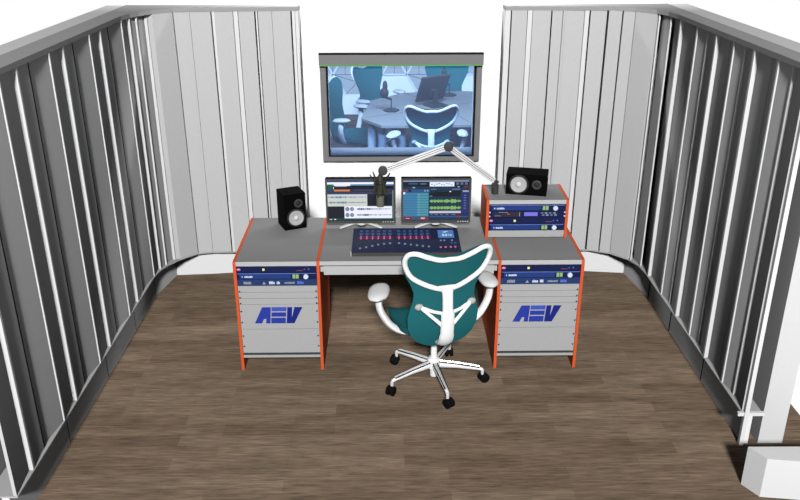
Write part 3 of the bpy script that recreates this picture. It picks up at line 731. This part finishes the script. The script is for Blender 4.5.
def make_chair():
    t = thing('office_chair', '', 'office chair', (0, 0, 0), 0, 'teal office chairs')
    # --- five legged base
    BX = .014
    hub = MB(); hub.X = Matrix.Translation((BX, 0, 0)); hub.lathe([(.026, .085), (.040, .095), (.040, .150), (.028, .165)], 20); hb = hub.build('hub', M['white_plastic'], t, True)
    for k in range(5):
        a = math.radians(LEGA + 72 * k - CH_ROT); c_, s_ = math.cos(a), math.sin(a)
        lg = MB(); lg.X = Matrix.Translation((BX, 0, 0)) @ Matrix.Rotation(a, 4, 'Z')
        lg.tube([(.030, 0, .118), (.15, 0, .112), (.270, 0, .098), (.300, 0, .090)], [(.018, .024), (.015, .018), (.012, .013), (.010, .009)], 10, flat=(0, 0, 1))
        lo = lg.build('leg', M['white_plastic'], t, True)
        for o, m_, r_, dz in ((-1, 'dark_line', .0042, 0), (1, 'dark_line', .0042, 0), (0, 'chrome', .0062, .004)):
            tp = MB(); tp.X = Matrix.Translation((BX, 0, 0)) @ Matrix.Rotation(a, 4, 'Z'); tp.tube([(.035, o * .014, .138 + dz), (.15, o * .012, .127 + dz), (.280, o * .009, .108 + dz)], r_, 6)
            tp.build('leg_trim', M[m_], lo, True)
        cs = MB(); cs.X = Matrix.Translation((.300 * c_ + BX, .300 * s_, 0)) @ Matrix.Rotation(a + .5, 4, 'Z')
        cs.lathe([(.010, .055), (.010, .088), (.007, .092)], 10, m=1)
        for o in (-1, 1):
            cs2 = Matrix.Translation((.300 * c_ + BX, .300 * s_, .031)) @ Matrix.Rotation(a + .5, 4, 'Z') @ Matrix.Translation((.012, o * .015, 0)) @ Matrix.Rotation(PI / 2, 4, 'X')
            old = cs.X; cs.X = cs2; cs.lathe([(.024, -.010), (.030, -.007), (.030, .007), (.024, .010)], 16, m=0); cs.X = old
        cs.box(-.012, .022, -.006, .006, .030, .060, 0)
        cs.build('caster', [M['black_rubber'], M['silver']], t, True)
    cl = MB(); cl.X = Matrix.Translation((BX, 0, 0)); cl.lathe([(.022, .035), (.024, .04), (.024, .17), (.019, .18), (.019, .36)], 16); cl.build('gas_column', M['white_plastic'], t, True)
    # --- under-seat frame
    fr_ = MB(); fr_.box(-.085, .085, -.17, .13, .345, .395)
    fr_.build('seat_mechanism', M['white_plastic'], t, bevel=.015)
    # --- seat
    rows = []
    for i in range(9):
        u = i / 8; y = -.175 + .435 * u; hw = .225 + .022 * math.sin(PI * min(1, u * 1.1)) - .03 * max(0, u - .8) / .2
        rows.append([((hw - .075 * max(0, 1 - u / .35) ** 2) * math.sin(PI / 2 * v), y, .445 - .012 * (1 - v * v) - .05 * max(0, u - .7) ** 2 / .09 + .014 * v * v) for v in [q / 6 for q in range(-6, 7)]])
    top = MB(); th = .035
    vs = [p for r in rows for p in r] + [(p[0] * .97, p[1], p[2] - th) for r in rows for p in r]
    nr, nc = len(rows), len(rows[0]); N = nr * nc; fs = []
    for i in range(nr - 1):
        for j in range(nc - 1):
            q = i * nc + j; fs.append((q, q + 1, q + nc + 1, q + nc)); fs.append((N + q, N + q + nc, N + q + nc + 1, N + q + 1))
    for i in range(nr - 1):
        for j in (0, nc - 1):
            q = i * nc + j; f_ = (q, q + nc, N + q + nc, N + q); fs.append(f_ if j == 0 else f_[::-1])
    for j in range(nc - 1):
        for i in (0, nr - 1):
            q = i * nc + j; f_ = (q, N + q, N + q + 1, q + 1); fs.append(f_ if i == 0 else f_[::-1])
    top.add(vs, fs); top.build('seat', M['teal'], t, True, ang=50)
    # --- backrest: teal sheet following the outline
    # outline half width / top edge: (z, half width)
    hw_t = [(.355, .06), (.368, .105), (.39, .145), (.43, .183), (.49, .207), (.56, .211), (.62, .198), (.68, .180), (.73, .180), (.78, .200), (.83, .225), (.88, .246), (.93, .256)]
    R_ = []
    NV = 12
    for z, hw in hw_t:
        R_.append([(hw * v, back_y(hw * v, z), z) for v in [q / NV * 2 - 1 for q in range(NV + 1)]])
    def top_z(v): return .966 + .042 * math.sin(min(1, abs(v) / .78) * PI / 2) ** 2 - .045 * max(0, (abs(v) - .78) / .22) ** 2
    for f_ in (.5, 1.0):
        row = []
        for q in range(NV + 1):
            v = q / NV * 2 - 1; z = .93 + (top_z(v) - .93) * f_; row.append((.256 * v, back_y(.256 * v, z), z))
        R_.append(row)
    th = .012; nr, nc = len(R_), NV + 1; N = nr * nc
    vs = [p for r in R_ for p in r] + [(p[0], p[1] + th, p[2]) for r in R_ for p in r]; fs = []
    for i in range(nr - 1):
        for j in range(nc - 1):
            q = i * nc + j; fs.append((q, q + 1, q + nc + 1, q + nc)); fs.append((N + q, N + q + nc, N + q + nc + 1, N + q + 1))
        for j in (0, nc - 1):
            q = i * nc + j; f_ = (q, q + nc, N + q + nc, N + q); fs.append(f_ if j == 0 else f_[::-1])
    for j in range(nc - 1):
        for i in (0, nr - 1):
            q = i * nc + j; f_ = (q, N + q, N + q + 1, q + 1); fs.append(f_ if i == 0 else f_[::-1])
    bk_ = MB().add(vs, fs).build('backrest', M['teal'], t, True, ang=50)
    # --- white heart shaped rear frame
    half = [(0, .952), (.06, .953), (.13, .976), (.190, .999), (.230, .990), (.245, .950), (.234, .895), (.200, .838), (.138, .795), (.065, .762)]
    loopp = [(x, z) for x, z in half] + [(0, .748)] + [(-x, z) for x, z in half[:0:-1]]
    path = catmull([(x, back_y(x, z) - .012, z) for x, z in loopp], 5, True)
    hr = MB(); hr.tube(path, [(.0145, .012)] * len(path), 10, loop=True, flat=(0, 1, 0)); 
    hr.build('back_frame', M['white_plastic'], t, True)
    # --- spine
    sp = MB(); sp.tube(catmull([(0, -.262, .775), (0, -.276, .73), (0, -.285, .65), (0, -.288, .56), (0, -.275, .46), (0, -.235, .40), (0, -.16, .375)], 4),
                       [(.048, .012)] * 2 + [(.034, .016)] * 2 + [(.031, .018)] * 6 + [(.040, .020)] * 6 + [(.044, .022)] * 9, 12, flat=(0, 1, 0))
    sp.build('spine', M['white_plastic'], t, True)
    # --- Y bracket with grey pivots
    yb = MB()
    for sx in (-1, 1):
        yb.tube([(sx * .015, -.279, .605), (sx * .08, -.268, .622), (sx * .145, -.250, .645)], [(.011, .008), (.010, .008), (.014, .008)], 8, flat=(0, 1, 0))
        yb.tube([(sx * .015, -.285, .520), (sx * .07, -.276, .575), (sx * .140, -.255, .640)], [(.013, .008), (.011, .008), (.010, .008)], 8, flat=(0, 1, 0))
    yo = yb.build('lumbar_bracket', M['white_plastic'], t, True)
    for sx in (-1, 1): MB().ell((sx * .155, -.243, .648), .026, .016, .021).build('pivot_pad', M['pivot'], yo, True)
    # --- arms
    for sx in (-1, 1):
        ar = MB(); ar.tube(catmull([(sx * .335, -.05, .655), (sx * .340, -.05, .60), (sx * .322, -.055, .535), (sx * .27, -.06, .455), (sx * .19, -.05, .400), (sx * .06, -.03, .372)], 4),
                           [(.021, .028)] * 21, 10, flat=(0, 1, 0))
        ao = ar.build('arm_support', M['white_plastic'], t, True)
        pd = MB(); rp = []
        for i in range(9):
            u = -1 + 2 * i / 8; q = max(.12, (1 - abs(u) ** 3) ** .5)
            rp.append([((sx * .338 + .030 * u if sx < 0 else .326) + (.064 if sx < 0 else .054) * q * math.cos(2 * PI * j / 14), -.045 + .098 * u, .672 + .024 * q * math.sin(2 * PI * j / 14) + .006 * u) for j in range(14)])
        pd.rings(rp); pd.build('arm_pad', M['arm_grey'], t, True, ang=60)
    return t
CH_ROT = 14.5; LEGA = -5.0
ch = make_chair()
ch.location = (1.189, -.135, 0); ch.rotation_euler = (0, 0, math.radians(CH_ROT))
ch['label'] = 'teal office chair with white frame at the desk, seen from behind in the foreground'
dup(ch, (1.31, 3.22, 0), math.radians(3), 'teal chair beyond the window glass, its white heart shaped back frame facing us')
dup(ch, (.58, 4.0, 0), math.radians(-106), 'teal chair seen side on at the left edge of the window')
dup(ch, (.88, 4.78, 0), math.radians(-128), 'teal chair beyond the window at the far left corner of the table')
dup(ch, (1.60, 4.92, 0), math.radians(178), 'teal chair beyond the window behind the dark tilted monitor')

# ================================================================== BOOTH FURNITURE
tb = thing('studio_table', 'grey many sided table in the room beyond the window', 'table', (1.5, 4.0, 0))
poly = [(.655, 3.54), (.73, 4.32), (1.10, 4.70), (1.75, 4.78), (2.45, 4.62), (2.75, 4.0), (2.45, 3.35), (1.75, 3.27), (1.09, 3.25), (.86, 3.25)]
poly = [(x - 1.5, y - 4.0) for x, y in poly]
MB().prism(poly, .710, .740).build('tabletop', M['table'], tb, bevel=.003)
ln = MB()
for a, b_ in (((-.845 + .05, -.46 + .02), (0, .0)), ((.25, -.73), (0, 0)), ((-.40, .70), (0, 0)), ((.95, .62), (0, 0)), ((.25, -.73), (1.0, -.1))):
    a = Vector(a); b2 = Vector(b_); d = (b2 - a).normalized(); n = Vector((-d.y, d.x)) * .004
    ln.prism([tuple(a + n), tuple(a - n), tuple(b2 - n), tuple(b2 + n)], .7395, .7408)
ln.build('joint_line', M['thin_line'], tb)
for x, y in ((.755, 3.62), (.86, 3.60), (1.06, 3.62), (1.78, 3.62), (1.86, 3.64), (1.25, 4.30), (1.7, 4.40), (2.3, 4.3), (2.35, 3.6)):
    l_ = MB(); l_.X = Matrix.Translation((x - 1.5, y - 4, 0)); l_.lathe([(.042, 0), (.042, .710)], 18); l_.build('leg', M['white_plastic'], tb, True)
bm = thing('computer_monitor', 'dark tilted monitor on the table beyond the window, seen from behind', 'monitor', (1.36, 4.16, .7405), math.radians(33))
RX = Matrix.Translation((0, 0, .04)) @ Matrix.Rotation(math.radians(24), 4, 'X')
b = MB(); b.X = RX; b.box(-.18, .18, -.012, .012, 0, .30); b.build('housing', M['bezel'], bm, bevel=.003)
b = MB(); b.X = RX; b.box(-.17, .17, .0118, .0135, .012, .288); b.build('screen', M['booth_screen'], bm)
b = MB(); b.X = RX; b.box(-.035, .035, -.045, -.012, .06, .15); b.build('mount', M['charcoal'], bm, bevel=.004)
b = MB(); b.box(-.10, .10, -.22, -.02, 0, .012); b.box(-.018, .018, -.13, -.10, .01, .16); b.build('stand', M['charcoal'], bm)
def desk_mic(loc, label, s=1.0):
    t = thing('desk_microphone', label, 'microphone', loc, 0, 'microphones beyond the window')
    MB().prism([(.085 * math.cos(a * PI / 3), .085 * math.sin(a * PI / 3)) for a in range(6)], 0, .014).build('base', M['charcoal'], t, bevel=.003)
    b = MB(); b.tube([(0, 0, .014), (0, 0, .13)], .006, 8); b.build('pole', M['charcoal'], t)
    b = MB(); b.tube([(0, 0, .12), (-.05, -.01, .14), (-.07, -.02, .17)], .012, 8); b.ell((-.07, -.02, .19), .045, .040, .055)
    b.ell((-.062, -.02, .26), .026, .026, .055); b.build('capsule', M['charcoal'], t, True)
    return t
desk_mic((.955, 3.84, .74), 'dark microphone on a small stand on the table beyond the window')
desk_mic((1.60, 4.55, .74), 'dark microphone behind the tilted monitor beyond the window')

# ================================================================== LIGHT
# one large soft spot added far behind the camera as key light, shining along the view
key = bpy.data.lights.new('camera_side_key', 'SPOT'); D_ = 20.0; key.energy = 4 * PI * PI * D_ * D_ * 1.30
key.spot_size = math.radians(60); key.spot_blend = .3; key.shadow_soft_size = 0.9
ko = bpy.data.objects.new('camera_side_key', key); C.objects.link(ko)
el = math.radians(30); ko.location = (1.0, .3 - D_ * math.cos(el), .8 + D_ * math.sin(el))
ko.rotation_euler = Vector((0.0, math.cos(el), -math.sin(el))).to_track_quat('-Z', 'Y').to_euler()
al = bpy.data.lights.new('booth_fill', 'AREA'); al.shape = 'RECTANGLE'; al.size = 2.4; al.size_y = .4; al.energy = 235  # added fill light above the rear wall, brightens the room beyond the window
ao = bpy.data.objects.new('booth_fill', al); C.objects.link(ao); ao.location = (1.1, 2.0, 3.0)
ao.rotation_euler = (Vector((1.1, 4.8, .5)) - ao.location).to_track_quat('-Z', 'Y').to_euler()

w = bpy.data.worlds.new('studio_world'); bpy.context.scene.world = w; w.use_nodes = True
n = w.node_tree.nodes; l = w.node_tree.links; bg = n['Background']
tc = n.new('ShaderNodeTexCoord'); sp = n.new('ShaderNodeSeparateXYZ'); l.new(tc.outputs['Generated'], sp.inputs[0])
cr = n.new('ShaderNodeValToRGB')
cr.color_ramp.elements[0].position = 0.0; cr.color_ramp.elements[0].color = (1, 1, 1, 1)
e = cr.color_ramp.elements[1]; e.position = 0.49; e.color = (.10, .10, .10, 1)
e2 = cr.color_ramp.elements.new(0.47); e2.color = (1, 1, 1, 1)
mr = n.new('ShaderNodeMapRange'); mr.inputs['From Min'].default_value = -1; mr.inputs['From Max'].default_value = 1
l.new(sp.outputs['Z'], mr.inputs['Value']); l.new(mr.outputs[0], cr.inputs['Fac']); l.new(cr.outputs['Color'], bg.inputs['Color'])
bg.inputs['Strength'].default_value = 1.0

# ================================================================== CAMERA
f_px, th, ya, ro = 818.49, .40432, .01157, -.00153
cam = bpy.data.cameras.new('camera'); co = bpy.data.objects.new('camera', cam); C.objects.link(co)
F = Vector((math.sin(ya) * math.cos(th), math.cos(ya) * math.cos(th), -math.sin(th)))
Rt = Vector((math.cos(ya), -math.sin(ya), 0)); Up = Rt.cross(F)
R2 = Rt * math.cos(ro) + Up * math.sin(ro); U2 = -Rt * math.sin(ro) + Up * math.cos(ro)
mw = Matrix(((R2.x, U2.x, -F.x, .9464), (R2.y, U2.y, -F.y, -4.4818), (R2.z, U2.z, -F.z, 2.7398), (0, 0, 0, 1)))
co.matrix_world = mw
cam.sensor_width = 36; cam.lens = f_px / 800 * 36; cam.clip_start = .05
sc = bpy.context.scene; sc.camera = co
sc.cycles.diffuse_bounces = 0
sc.view_settings.view_transform = 'Standard'; sc.view_settings.look = 'None'
sc.view_settings.exposure = 0; sc.view_settings.gamma = 1; sc.view_settings.use_curve_mapping = False
